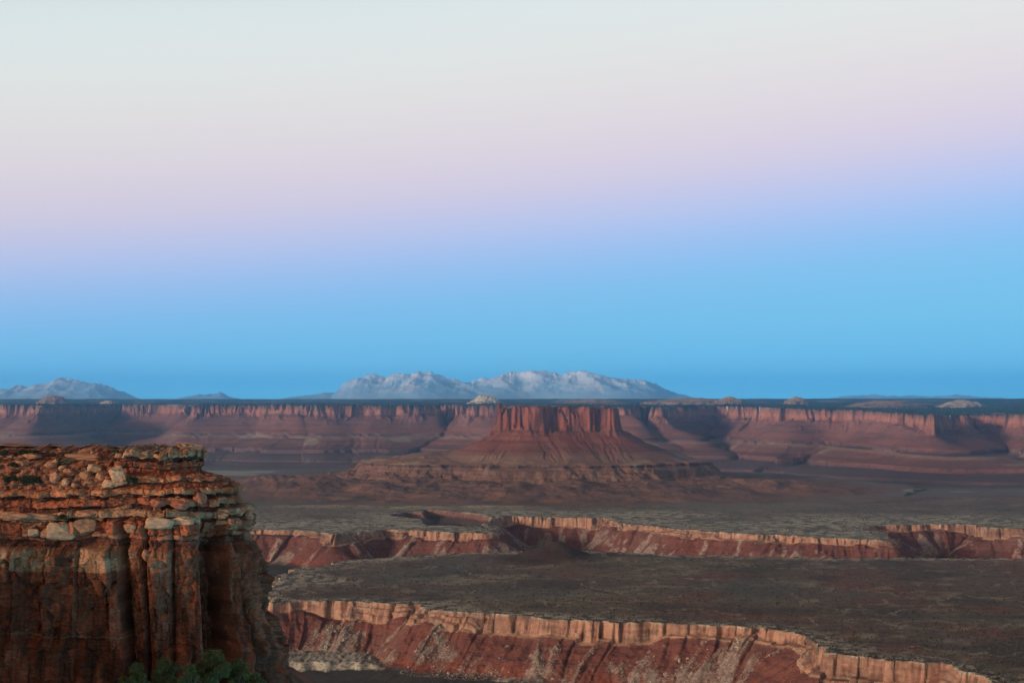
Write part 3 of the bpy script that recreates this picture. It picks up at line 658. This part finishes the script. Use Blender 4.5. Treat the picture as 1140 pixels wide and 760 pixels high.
# wall colours: bleached head band, red below, dark varnish, fresh orange rock in the scar
wc = np.zeros_like(colr) + np.array([.18, .058, .030])
wc = mix(wc, [.150, .058, .033], ss(-.2, .6, fbm(C / 30, PYR / 60 + 2, 3)))
wc = mix(wc, [.22, .078, .044], ss(.1, .6, fbm(C / 18, PYR / 40 + 22, 3)))
var = fbm(C / 16, PYR / 120 + 7, 3) + .4 * ss(640, 700, PYR)
wc = mix(wc, [.060, .028, .018], ss(.35, .9, var) * .75)
bleach = ss(637 , 634, V + .6 * perlin(C / 8, 1.1)) * (ss(-.55, .0, perlin(C / 45 + 2, 3.3) + .2))
wc = mix(wc, [.36, .195, .11], bleach * ss(60, 300 - 80, 300 - C) * ss(606, 612, V))
wc = mix(wc, [.20, .072, .042], sc_m * ss(-.3, .5, fbm(C / 11, PYR / 14, 3)) * ss(716, 690, PYR))
wc = mix(wc, [.30, .18, .12], ss(1.1, .3, np.abs(PYR + 3 * perlin(C / 40, 2.5) - 707)) * (C < 150) * .5)
wc = wc * plate[..., None]
colr = colr * (1 - wall[..., None]) + wc * wall[..., None]
rc = mix(np.zeros_like(colr) + np.array([.22, .085, .05]), [.35, .19, .115], ss(.0, .5, fbm(C / 6, PYR / 4, 3)))
rc = mix(rc, [.05, .045, .03], ss(.35, .7, fbm(C / 11 + 7, PYR / 7, 2)))
colr = mix(colr, rc, rub)
colr = mix(colr, [.12, .055, .038], ss(.3, .9, fbm(C / 22 + 50, PYR / 20, 3)) * .6 * (1 - wall))
rough_cap = .55 * (hashf(np.floor((C + 4 * perlin(C / 17, .3)) / 13), 77) - .5) * ss(516, 506, PYR) * (1 - wl)
inset = inset - disp
HX = bx[None, :] - nx[None, :] * inset; HYY = 247.0 + by[None, :] - ny[None, :] * inset
HZ = zr(PYR) + .16 * perlin(C / 7, PYR / 7) + rough_cap + ss(528, 505, PYR) * (.5 * perlin(C / 22, 1.7) + .25 * perlin(C / 6, 3.7))
HZ = HZ - 1.1 * ss(530, 508, PYR) * ss(5, 2.5, np.abs(C - 111))
# top surface between the rim and the spine
q = np.linspace(0, 1, 40)[:, None] ** 1.0
sx = np.minimum(bx, -64.0)[None, :]
tx_ = sx * (1 - q) + HX[0:1] * q; ty_ = (247 + BE + 8.0) * (1 - q) + HYY[0:1] * q
tz_ = HZ[0:1] + (1 - q) * .2 + .35 * fbm(tx_ / 3.5, ty_ / 3.5, 4) * np.minimum(1, (1 - q) * 8)
tcol = mix(np.zeros(tx_.shape + (3,)) + np.array([.20, .11, .075]), [.33, .23, .16], ss(0, .6, fbm(tx_ / 2, ty_ / 2, 3)))
HX = np.concatenate([tx_[:-1], HX]); HYY = np.concatenate([ty_[:-1], HYY]); HZ = np.concatenate([tz_[:-1], HZ]); colr = np.concatenate([tcol[:-1], colr])
hco = np.stack([HX, HYY, HZ], -1).reshape(-1, 3)
MAT_CLIFF = rock_material('headland_sandstone', 1.3, .40, .9, .13)
head = make_mesh('cliff', hco, grid_faces(*HX.shape)[:, ::-1], np.clip(colr * .84, .008, .8).reshape(-1, 3), MAT_CLIFF)
tag(head, 'dark red layered sandstone headland rising at the left foreground', 'cliff', None, 'structure')

# unseen mesa added left of and behind the view, to shade the headland wall
ga = np.linspace(-520, -120, 90); gb = np.linspace(-260, 420, 150)
gx, gy = np.meshgrid(ga, gb)
sm_, am_ = sdf(gx + 6 * perlin(gx / 40, gy / 40), gy + 6 * perlin(gx / 40 + 9, gy / 40), [(-520, -240), (-215, -230), (-190, -60), (-178, 120), (-186, 250), (-178, 330), (-240, 400), (-520, 400)])
gz = np.interp(sm_ + 3 * perlin(gx / 12, gy / 12), [-200, -6, 0, 4, 12, 20, 45, 60], [1, -4, -6, -18, -24, -60, -75, -80]) + .8 * fbm(gx / 15, gy / 15, 3)
gc = mix(np.zeros(gx.shape + (3,)) + np.array([.17, .075, .048]), [.30, .19, .13], ss(0, .6, perlin(gz / 2.5, gx / 60)))
om = make_mesh('shade_mesa', np.stack([gx, gy, gz], -1).reshape(-1, 3), grid_faces(*gx.shape), gc.reshape(-1, 3), MAT_CLIFF)
tag(om, 'unseen mesa rim added to shade the left headland', 'cliff', None, 'structure')

# where a pixel of the photograph meets the headland's surface
HPX = 570 + F * hco[:, 0] / hco[:, 1]; HPY = HY - F * hco[:, 2] / hco[:, 1]
def on_head(px, py):
    d = (HPX - px) ** 2 + (HPY - py) ** 2
    m = np.where(d < 4.0)[0]
    if len(m) == 0: m = np.array([np.argmin(d)])
    i = m[np.argmin(hco[m, 1])]
    return hco[i]

# ------------------------------------------------------------------ rocks
import bmesh
def rock_mesh(name, seed, boxy, col, subd=3):
    r = np.random.default_rng(seed)
    bm = bmesh.new(); bmesh.ops.create_icosphere(bm, subdivisions=subd, radius=1)
    v = np.array([p.co[:] for p in bm.verts]); n = len(v)
    if boxy:
        p = 5.0
        v = v / (np.abs(v) ** p).sum(1)[:, None] ** (1 / p)
    pl = r.normal(size=(9, 3)); pl /= np.linalg.norm(pl, axis=1)[:, None]
    for a_ in pl:
        d = .66 + .22 * r.random() + (.12 if boxy else 0)
        t_ = v @ a_ - d; v = v - np.where(t_ > 0, t_ * .93, 0)[:, None] * a_[None, :]
    nz = perlin(v[:, 0] * 1.7 + seed, v[:, 1] * 1.7 + v[:, 2] * 2.3) * .10 + perlin(v[:, 0] * 4 + seed, v[:, 1] * 4 + v[:, 2] * 5) * .05
    v = v * (1 + nz)[:, None]
    for b_, c_ in zip(bm.verts, v): b_.co = c_
    me = bpy.data.meshes.new(name); bm.to_mesh(me); bm.free()
    at = me.color_attributes.new('Col', 'FLOAT_COLOR', 'POINT')
    tone = 1 + .25 * perlin(v[:, 0] * 2 + 3, v[:, 2] * 3 + seed)
    cc = np.array(col)[None, :] * tone[:, None]
    at.data.foreach_set('color', np.concatenate([cc, np.ones((n, 1))], 1).astype(np.float32).ravel())
    me.materials.append(MAT_CLIFF if subd > 1 else MAT_LAND)
    return me
def put(name, me, loc, scl, rot):
    o = bpy.data.objects.new(name, me); COL.objects.link(o)
    o.location = loc; o.scale = scl; o.rotation_euler = rot
    return o
PALEB, TANB, REDB = (.35, .21, .125), (.30, .145, .08), (.25, .088, .05)
# px, py, width px, height px, tilt, colour, label
bould = [
 (131, 530, 15, 20, -.5, PALEB, 'big pale slab leaning upright below the right cap ledge'),
 (121, 539, 14, 9, .15, PALEB, 'pale boulder at the foot of the big leaning slab'),
 (112, 530, 11, 9, .2, TANB, 'rounded tan boulder just left of the leaning slab'),
 (105, 521, 14, 8, .05, PALEB, 'flat pale boulder under the dark gap in the cap ledge'),
 (95, 529, 12, 11, .3, TANB, 'reddish tan square boulder mid slope left of two rounded ones'),
 (99, 536, 10, 4, .0, TANB, 'thin flat slab lying below the square reddish boulder'),
 (77, 525, 13, 7, .25, TANB, 'grey tan tilted boulder beside a small bright one'),
 (69, 521, 9, 6, -.1, PALEB, 'small bright boulder under the dark shrub on the slope'),
 (72, 538, 9, 10, .1, PALEB, 'upright pale boulder low on the rubble slope'),
 (61, 533, 11, 14, -.2, TANB, 'tall brown tan boulder left of the upright pale one'),
 (49, 533, 9, 8, .4, REDB, 'reddish boulder beside the tall brown one'),
 (109, 515, 5, 4, .0, REDB, 'little knob of rock above the flat pale boulder'),
 (83, 540, 7, 5, .2, TANB, 'small tan rock at the bottom of the rubble slope'),
 (24, 516, 14, 7, .1, TANB, 'low tan boulder high on the far left slope'),
 (36, 508, 16, 6, .0, TANB, 'long tan slab along the far left skyline'),
 (56, 518, 14, 8, -.1, TANB, 'tan boulder tucked beside the dark slope shrub'),
 (12, 524, 12, 6, .1, REDB, 'flat red rock at the left picture edge'),
 (16, 538, 9, 6, .2, REDB, 'dark red rock below the large left shrub'),
 (92, 509, 34, 8, .0, TANB, 'long thick tan slab capping the skyline left of the gap'),
 (68, 513, 20, 7, -.15, TANB, 'tan slab sloping down left of the long capping slab'),
 (51, 593, 12, 9, .0, TANB, 'small block left of the largest pale ledge block'),
 (68, 591, 27, 17, .05, PALEB, 'largest squared pale block wedged in the lower ledge'),
 (93, 587, 24, 16, -.03, TANB, 'second squared pale block right of the largest one'),
 (37, 593, 10, 8, .1, PALEB, 'small pale cube shaped block in the lower ledge'),
 (18, 575, 30, 8, .0, TANB, 'long tan ledge block at the left picture edge'),
 (46, 575, 30, 8, .03, TANB, 'long tan ledge block second from the left edge'),
 (94, 572, 24, 8, -.08, TANB, 'rough tan ledge block above the squared pale blocks'),
 (145, 587, 12, 11, .2, TANB, 'small rounded orange tan block beside the dark chimney'),
 (177, 582, 27, 12, .0, PALEB, 'pale cushion shaped block on the central pillar'),
 (201, 579, 26, 9, .0, PALEB, 'pale flat capstone right of the cushion shaped block'),
 (217, 580, 10, 9, .0, PALEB, 'small pale capstone at the right of the flat one'),
 (246, 573, 13, 9, .0, TANB, 'tan rounded knob above the dark recess'),
 (277, 574, 9, 9, .1, TANB, 'jutting tan block near the headland right edge'),
 (247, 581, 17, 6, .0, TANB, 'tan cap block under the rounded knob'),
 (200, 562, 18, 10, .1, REDB, 'red rounded block above the flat capstone'),
 (175, 560, 14, 9, -.2, REDB, 'red block above the cushion shaped block'),
 (222, 555, 15, 12, .3, REDB, 'dark red block under the right cap ledge'),
 (176, 617, 0, 0, 0, REDB, ''),
 (162, 618, 8, 13, .1, TANB, 'egg shaped rock hanging in the crack between two pillars'),
 (212, 531, 10, 5, .0, REDB, 'small dark boulder standing on the lower right skyline'),
 (233, 533, 13, 6, .05, REDB, 'flat topped boulder at the middle of the lower right skyline'),
 (199, 531, 6, 4, .2, REDB, 'small boulder next to the upper cap ledge end'),
 (249, 538, 7, 4, .1, REDB, 'last little boulder towards the right skyline end'),
]
for i, (px, py, wpx, hpx, tilt, col, lab) in enumerate(bould):
    if not lab: continue
    boxy = lab.find('block') >= 0 or lab.find('slab') >= 0 or lab.find('cap') >= 0
    p = on_head(px, py); d = p[1]
    mpx = d / F
    me = rock_mesh('boulder', 50 + i, boxy, col, 4 if wpx > 11 else 3)
    w_, h_ = wpx * mpx / 2, hpx * mpx / 2
    x_ = (px - 570) / F * d; z_ = -(py - HY) / F * d
    dep = max(min(w_, 1.6), .5)
    o = put('boulder', me, (x_, d + dep * .35, z_), (w_ * 1.12, dep, h_ * 1.12), (0, tilt, .15 * math.sin(i * 2.1)))
    tag(o, lab, 'boulder', 'loose boulders and blocks on the near headland')
# fine rubble between them: nobody could count it
def rubble(name, pts, sizes, cols, mat, label, seed, squash=.7):
    r = np.random.default_rng(seed)
    bm = bmesh.new(); bmesh.ops.create_icosphere(bm, subdivisions=1, radius=1)
    v0 = np.array([p_.co[:] for p_ in bm.verts]); f0 = np.array([[q_.index for q_ in f.verts] for f in bm.faces]); bm.free()
    n = len(pts); V_ = []; 
    k = len(v0)
    jit = 1 + .28 * (r.random((n, k, 1)) - .5) * 2
    sc3 = np.stack([.7 + .6 * r.random(n), .7 + .6 * r.random(n), squash * (.6 + .6 * r.random(n))], 1)[:, None, :] * np.asarray(sizes)[:, None, None]
    vv = v0[None] * jit * sc3
    a = r.random(n) * 6.28; ca, sa_ = np.cos(a)[:, None], np.sin(a)[:, None]
    x_ = vv[..., 0] * ca - vv[..., 1] * sa_; y_ = vv[..., 0] * sa_ + vv[..., 1] * ca
    vv = np.stack([x_, y_, vv[..., 2]], -1) + np.asarray(pts)[:, None, :]
    ff = f0[None] + (np.arange(n) * k)[:, None, None]
    cv = np.repeat(np.asarray(cols)[:, None, :], k, 1)
    o = make_mesh(name, vv.reshape(-1, 3), ff.reshape(-1, 3), cv.reshape(-1, 3), mat, smooth=False)
    tag(o, label, 'rubble', None, 'stuff'); return o
pts = []; cols = []; sizes = []
r = np.random.default_rng(3)
sel = np.where((HPX > -20) & (HPX < 262) & (HPY > 500) & (HPY < 605) & (hco[:, 1] < 275))[0]
sl = sel[r.integers(0, len(sel), 9000)]
for i in sl:
    px, py = HPX[i], HPY[i]
    dens = .8 if (px < 125 and py < 545) else (.4 if (px > 185 and py < 552) else (.14 if py < 562 else .04))
    if r.random() > dens: continue
    s_ = .06 + .62 * r.random() ** 5
    pts.append(hco[i] + np.array([0, -.03, s_ * .2])); sizes.append(s_)
    t_ = r.random(); base = np.array(TANB) if t_ < .25 else (np.array(REDB) if t_ < .95 else np.array(PALEB) * .8)
    cols.append(base * (.6 + .7 * r.random()))
rubble('rubble', pts, sizes, cols, MAT_CLIFF, 'loose broken sandstone rubble over the headland top and ledges', 21, .42)

# pale debris blocks on the near canyon wall: individuals, then crumbs as stuff
okm = (O['s'] > 22) & (O['s'] < 135) & (Y > 1900) & (Y < 2620) & (np.abs(T)[None, :] < .37)
cone = fbm(O['arc'] / 42 + 3, O['s'] * .006, 3) + (O['s'] - 75) / 170
cand = np.argwhere(okm & (cone > .12)); cand2 = np.argwhere(okm & (cone > -.05))
r.shuffle(cand); r.shuffle(cand2)
bm_far = [rock_mesh('debris_boulder', 300 + i, i % 2 == 0, (.34, .28, .22), 1) for i in range(5)]
for n_, (a_, b_) in enumerate(cand2[:130]):
    s_ = 1.1 + 1.9 * r.random() ** 2
    o = put('debris_boulder', bm_far[n_ % 5], (X[a_, b_], Y[a_, b_], Z[a_, b_] + s_ * .3), (s_ * (.8 + .7 * r.random()), s_, s_ * .8), (r.random(), r.random(), r.random() * 6))
    tag(o, 'pale fallen sandstone boulder on the red slope of the near canyon wall', 'boulder', 'pale boulders strewn down the red canyon slope')
cs = cand[:14000]
sz = .35 + 1.1 * r.random(len(cs)) ** 3
rubble('debris', np.stack([X[cs[:, 0], cs[:, 1]], Y[cs[:, 0], cs[:, 1]], Z[cs[:, 0], cs[:, 1]] + sz * .2], 1), sz,
       np.array([.29, .235, .185])[None] * (.7 + .5 * r.random((len(cs), 1))), MAT_LAND, 'grey white debris fans spilling down the red canyon slopes', 5)

# ------------------------------------------------------------------ scrub on plateau: small dark bushes, uncountable
def scrub(name, mask, n, s0, s1, col, label, seed):
    c = np.argwhere(mask); rr = np.random.default_rng(seed); c = c[rr.integers(0, len(c), n)]
    s_ = s0 + (s1 - s0) * rr.random(n) ** 2
    x_ = X[c[:, 0], c[:, 1]] + rr.normal(size=n) * 2; y_ = Y[c[:, 0], c[:, 1]]; z_ = Z[c[:, 0], c[:, 1]]
    rubble(name, np.stack([x_, y_, z_ + s_ * .4], 1), s_, np.array(col)[None] * (.6 + .8 * rr.random((n, 1))), MAT_SCRUB, label, seed, 1.0)
MAT_SCRUB = rock_material('desert_scrub_foliage', 1.5, .5, .6, .3)
inview = (np.abs(T)[None, :] < .38) & (Y > 0)
scrub('scrub', inview & (O['s'] < -4) & (Y > 1700) & (Y < 3500), 16000, .6, 1.9, (.055, .048, .036), 'scattered low desert scrub on the near plateau', 31)
scrub('scrub', inview & (O['s'] < -4) & (Y > 3600) & (Y < 4900) & (O['apron'] < .2), 9000, .8, 2.0, (.05, .06, .05), 'dark junipers dotting the pale rock of the far bench', 32)
scrub('scrub', inview & (O['mesa'] < -15) & (O['mesa'] > -2600), 22000, 2.5, 6.5, (.030, .042, .038), 'dark juniper woodland along the mesa top', 33)

# ------------------------------------------------------------------ junipers and shrubs on the headland
def leaf_material(name, c):
    m = bpy.data.materials.new(name); m.use_nodes = True
    n = m.node_tree.nodes; l = m.node_tree.links; b = n['Principled BSDF']
    g = n.new('ShaderNodeTexCoord'); t = n.new('ShaderNodeTexNoise'); t.inputs['Scale'].default_value = 1.4; t.inputs['Detail'].default_value = 3
    l.new(g.outputs['Object'], t.inputs['Vector'])
    rp = n.new('ShaderNodeValToRGB'); l.new(t.outputs[0], rp.inputs[0])
    rp.color_ramp.elements[0].position = .35; rp.color_ramp.elements[0].color = (c[0] * .55, c[1] * .6, c[2] * .6, 1)
    rp.color_ramp.elements[1].position = .68; rp.color_ramp.elements[1].color = (c[0] * 1.4, c[1] * 1.3, c[2] * 1.1, 1)
    l.new(rp.outputs[0], b.inputs['Base Color']); b.inputs['Roughness'].default_value = .8; b.inputs['Specular IOR Level'].default_value = .1
    return m
MAT_LEAF = leaf_material('juniper_foliage', (.10, .105, .042))
MAT_BRUSH = leaf_material('dark_brush_foliage', (.045, .045, .026))
MAT_BARK = bpy.data.materials.new('juniper_bark'); MAT_BARK.use_nodes = True
_n = MAT_BARK.node_tree.nodes; _t = _n.new('ShaderNodeTexNoise'); _t.inputs['Scale'].default_value = 9
_r = _n.new('ShaderNodeValToRGB'); _r.color_ramp.elements[0].color = (.05, .035, .025, 1); _r.color_ramp.elements[1].color = (.16, .12, .09, 1)
MAT_BARK.node_tree.links.new(_t.outputs[0], _r.inputs[0]); MAT_BARK.node_tree.links.new(_r.outputs[0], _n['Principled BSDF'].inputs['Base Color'])

def crown_mesh(blobs, per, leaf, seed, mat):
    r = np.random.default_rng(seed); cs_ = []
    for (x_, y_, z_, rx, rz) in blobs:
        k = int(per * rx * rx); d = r.normal(size=(k, 3)); d /= np.linalg.norm(d, axis=1)[:, None]
        rad = (.45 + .6 * r.random(k) ** .6)[:, None] * (1 + .28 * perlin(d[:, 0] * 2.3 + seed, d[:, 2] * 2.3 + d[:, 1] * 2)[:, None])
        cs_.append(np.array([x_, y_, z_]) + d * rad * np.array([rx, rx, rz]))
    c = np.concatenate(cs_); n = len(c)
    a = r.normal(size=(n, 3)); a /= np.linalg.norm(a, axis=1)[:, None]
    b = np.cross(a, r.normal(size=(n, 3))); b /= np.linalg.norm(b, axis=1)[:, None]
    s_ = leaf * (.6 + .8 * r.random((n, 1)))
    v = np.stack([c - a * s_, c + b * s_ * .55, c + a * s_, c - b * s_ * .55], 1)
    f = np.arange(n * 4).reshape(n, 4)
    return v.reshape(-1, 3), f
def limb_mesh(segs):
    bm = bmesh.new()
    for (p0, p1, r0, r1) in segs:
        p0, p1 = Vector(p0), Vector(p1); d = p1 - p0
        m = Matrix.Translation((p0 + p1) / 2) @ d.to_track_quat('Z', 'Y').to_matrix().to_4x4()
        bmesh.ops.create_cone(bm, cap_ends=True, segments=9, radius1=r0, radius2=r1, depth=d.length * 1.04, matrix=m)
    me = bpy.data.meshes.new('trunk'); bm.to_mesh(me); bm.free(); me.materials.append(MAT_BARK); return me
def tree(px, top_py, wpx, d, ground_z, label, seed):
    x_ = (px - 570) / F * d; zt = -(top_py - HY) / F * d; w_ = wpx / F * d / 2; h_ = zt - ground_z
    root = bpy.data.objects.new('juniper_tree', None); COL.objects.link(root); root.location = (x_, d, ground_z)
    tag(root, label, 'tree', 'junipers at the foot of the headland')
    r = random.Random(seed); blobs = []; segs = [((0, 0, -.4), (.1, 0, h_ * .28), .30, .22)]
    for i in range(20):
        a = r.random() * 6.28; rr = w_ * (.15 + .68 * r.random()); zz = h_ * (.36 + .45 * r.random())
        br = w_ * (.17 + .16 * r.random()) * (1.15 - .35 * zz / h_)
        blobs.append((math.cos(a) * rr, math.sin(a) * rr, zz, br, br * .8))
        segs.append(((.1, 0, h_ * .27), (math.cos(a) * rr, math.sin(a) * rr, zz), .10, .03))
    blobs.append((0, 0, h_ - w_ * .42, w_ * .45, w_ * .42))
    v, f = crown_mesh(blobs, 1000, .11, seed, MAT_LEAF)
    make_mesh('crown', v, f, None, MAT_LEAF, root, smooth=False)
    t_ = bpy.data.objects.new('trunk', limb_mesh(segs)); COL.objects.link(t_); t_.parent = root
tree(183, 731, 42, 236, -50.5, 'round juniper at the cliff foot left of the tallest one', 1)
tree(237, 722, 56, 238, -50.5, 'tallest broad juniper at the cliff foot below the dark recess', 2)
tree(152, 737, 38, 234, -50.8, 'leftmost low juniper of those at the cliff foot', 3)
tree(264, 733, 36, 240, -51, 'narrow dark juniper at the right of the tallest one', 4)
tree(211, 739, 32, 232, -51, 'small juniper in front between the round and the tallest one', 5)
tree(285, 748, 26, 240, -52, 'low bushy juniper farthest right at the cliff foot', 6)

def shrub(px, py, wpx, hpx, label, seed):
    p = on_head(px, py + hpx * .3); d = p[1] - .3; w_ = wpx / F * d / 2; h_ = hpx / F * d
    root = bpy.data.objects.new('shrub', None); COL.objects.link(root); root.location = (p[0], d, p[2] - .1)
    tag(root, label, 'shrub', 'dark shrubs on top of the headland')
    r = random.Random(seed); blobs = []; segs = []
    for i in range(6):
        ox = w_ * (r.random() - .5) * 1.3; oy = w_ * (r.random() - .5) * .8
        blobs.append((ox, oy, h_ * (.35 + .3 * r.random()), w_ * .45, h_ * .42))
        segs.append(((0, 0, -.2), (ox * .8, oy * .8, h_ * .5), .05, .015))
    v, f = crown_mesh(blobs, 2600 / max(w_, .6), .07, seed, MAT_BRUSH)
    make_mesh('foliage', v, f, None, MAT_BRUSH, root, smooth=False)
    t_ = bpy.data.objects.new('stem', limb_mesh(segs)); COL.objects.link(t_); t_.parent = root
for a in [(4, 502, 12, 6, 'dark shrub on the skyline at the left picture edge'),
          (27, 502, 14, 6, 'dark skyline shrub second from the left edge'), (38, 501.5, 14, 6, 'tallest dark skyline shrub near the left edge'),
          (58, 504, 14, 4, 'low dark skyline shrub left of the long capping slab'), (69, 512, 13, 10, 'round black shrub tucked below the long capping slab'),
          (32, 536, 26, 11, 'large dark bush spreading on the far left rubble slope'), (12, 532, 16, 8, 'dark bush at the left edge of the rubble slope'),
          (145, 535, 14, 8, 'dark bush right of the big leaning slab'), (16, 516, 10, 6, 'small bush among the upper left rubble'),
          (72, 574, 10, 6, 'small grey bush on the ledge above the squared blocks'), (176, 502, 7, 2.5, 'tiny tuft on top of the right cap ledge'),
          (128, 501.5, 8, 3, 'tiny tuft on top of the cap ledge beside its left end')]:
    shrub(a[0], a[1], a[2], a[3], a[4], int(a[0] * 7 + a[1]))

# ------------------------------------------------------------------ air
HAZE = 3.6e-5
me = bpy.data.meshes.new('haze'); bm = bmesh.new()
bmesh.ops.create_cube(bm, size=1, matrix=Matrix.Translation((0, 28500, 175)) @ Matrix.Diagonal((260000, 65000, 1650, 1)))
bm.to_mesh(me); bm.free()
hz = bpy.data.objects.new('haze', me); COL.objects.link(hz)
mh = bpy.data.materials.new('air_haze'); mh.use_nodes = True
n = mh.node_tree.nodes; n.clear(); oo = n.new('ShaderNodeOutputMaterial'); pv = n.new('ShaderNodeVolumePrincipled')
pv.inputs['Density'].default_value = HAZE; pv.inputs['Color'].default_value = (.30, .72, 1.0, 1)
pv.inputs['Anisotropy'].default_value = 0.93
mh.node_tree.links.new(pv.outputs[0], oo.inputs['Volume']); me.materials.append(mh)
tag(hz, 'thin blue distance haze over the canyon country', 'haze', None, 'stuff')
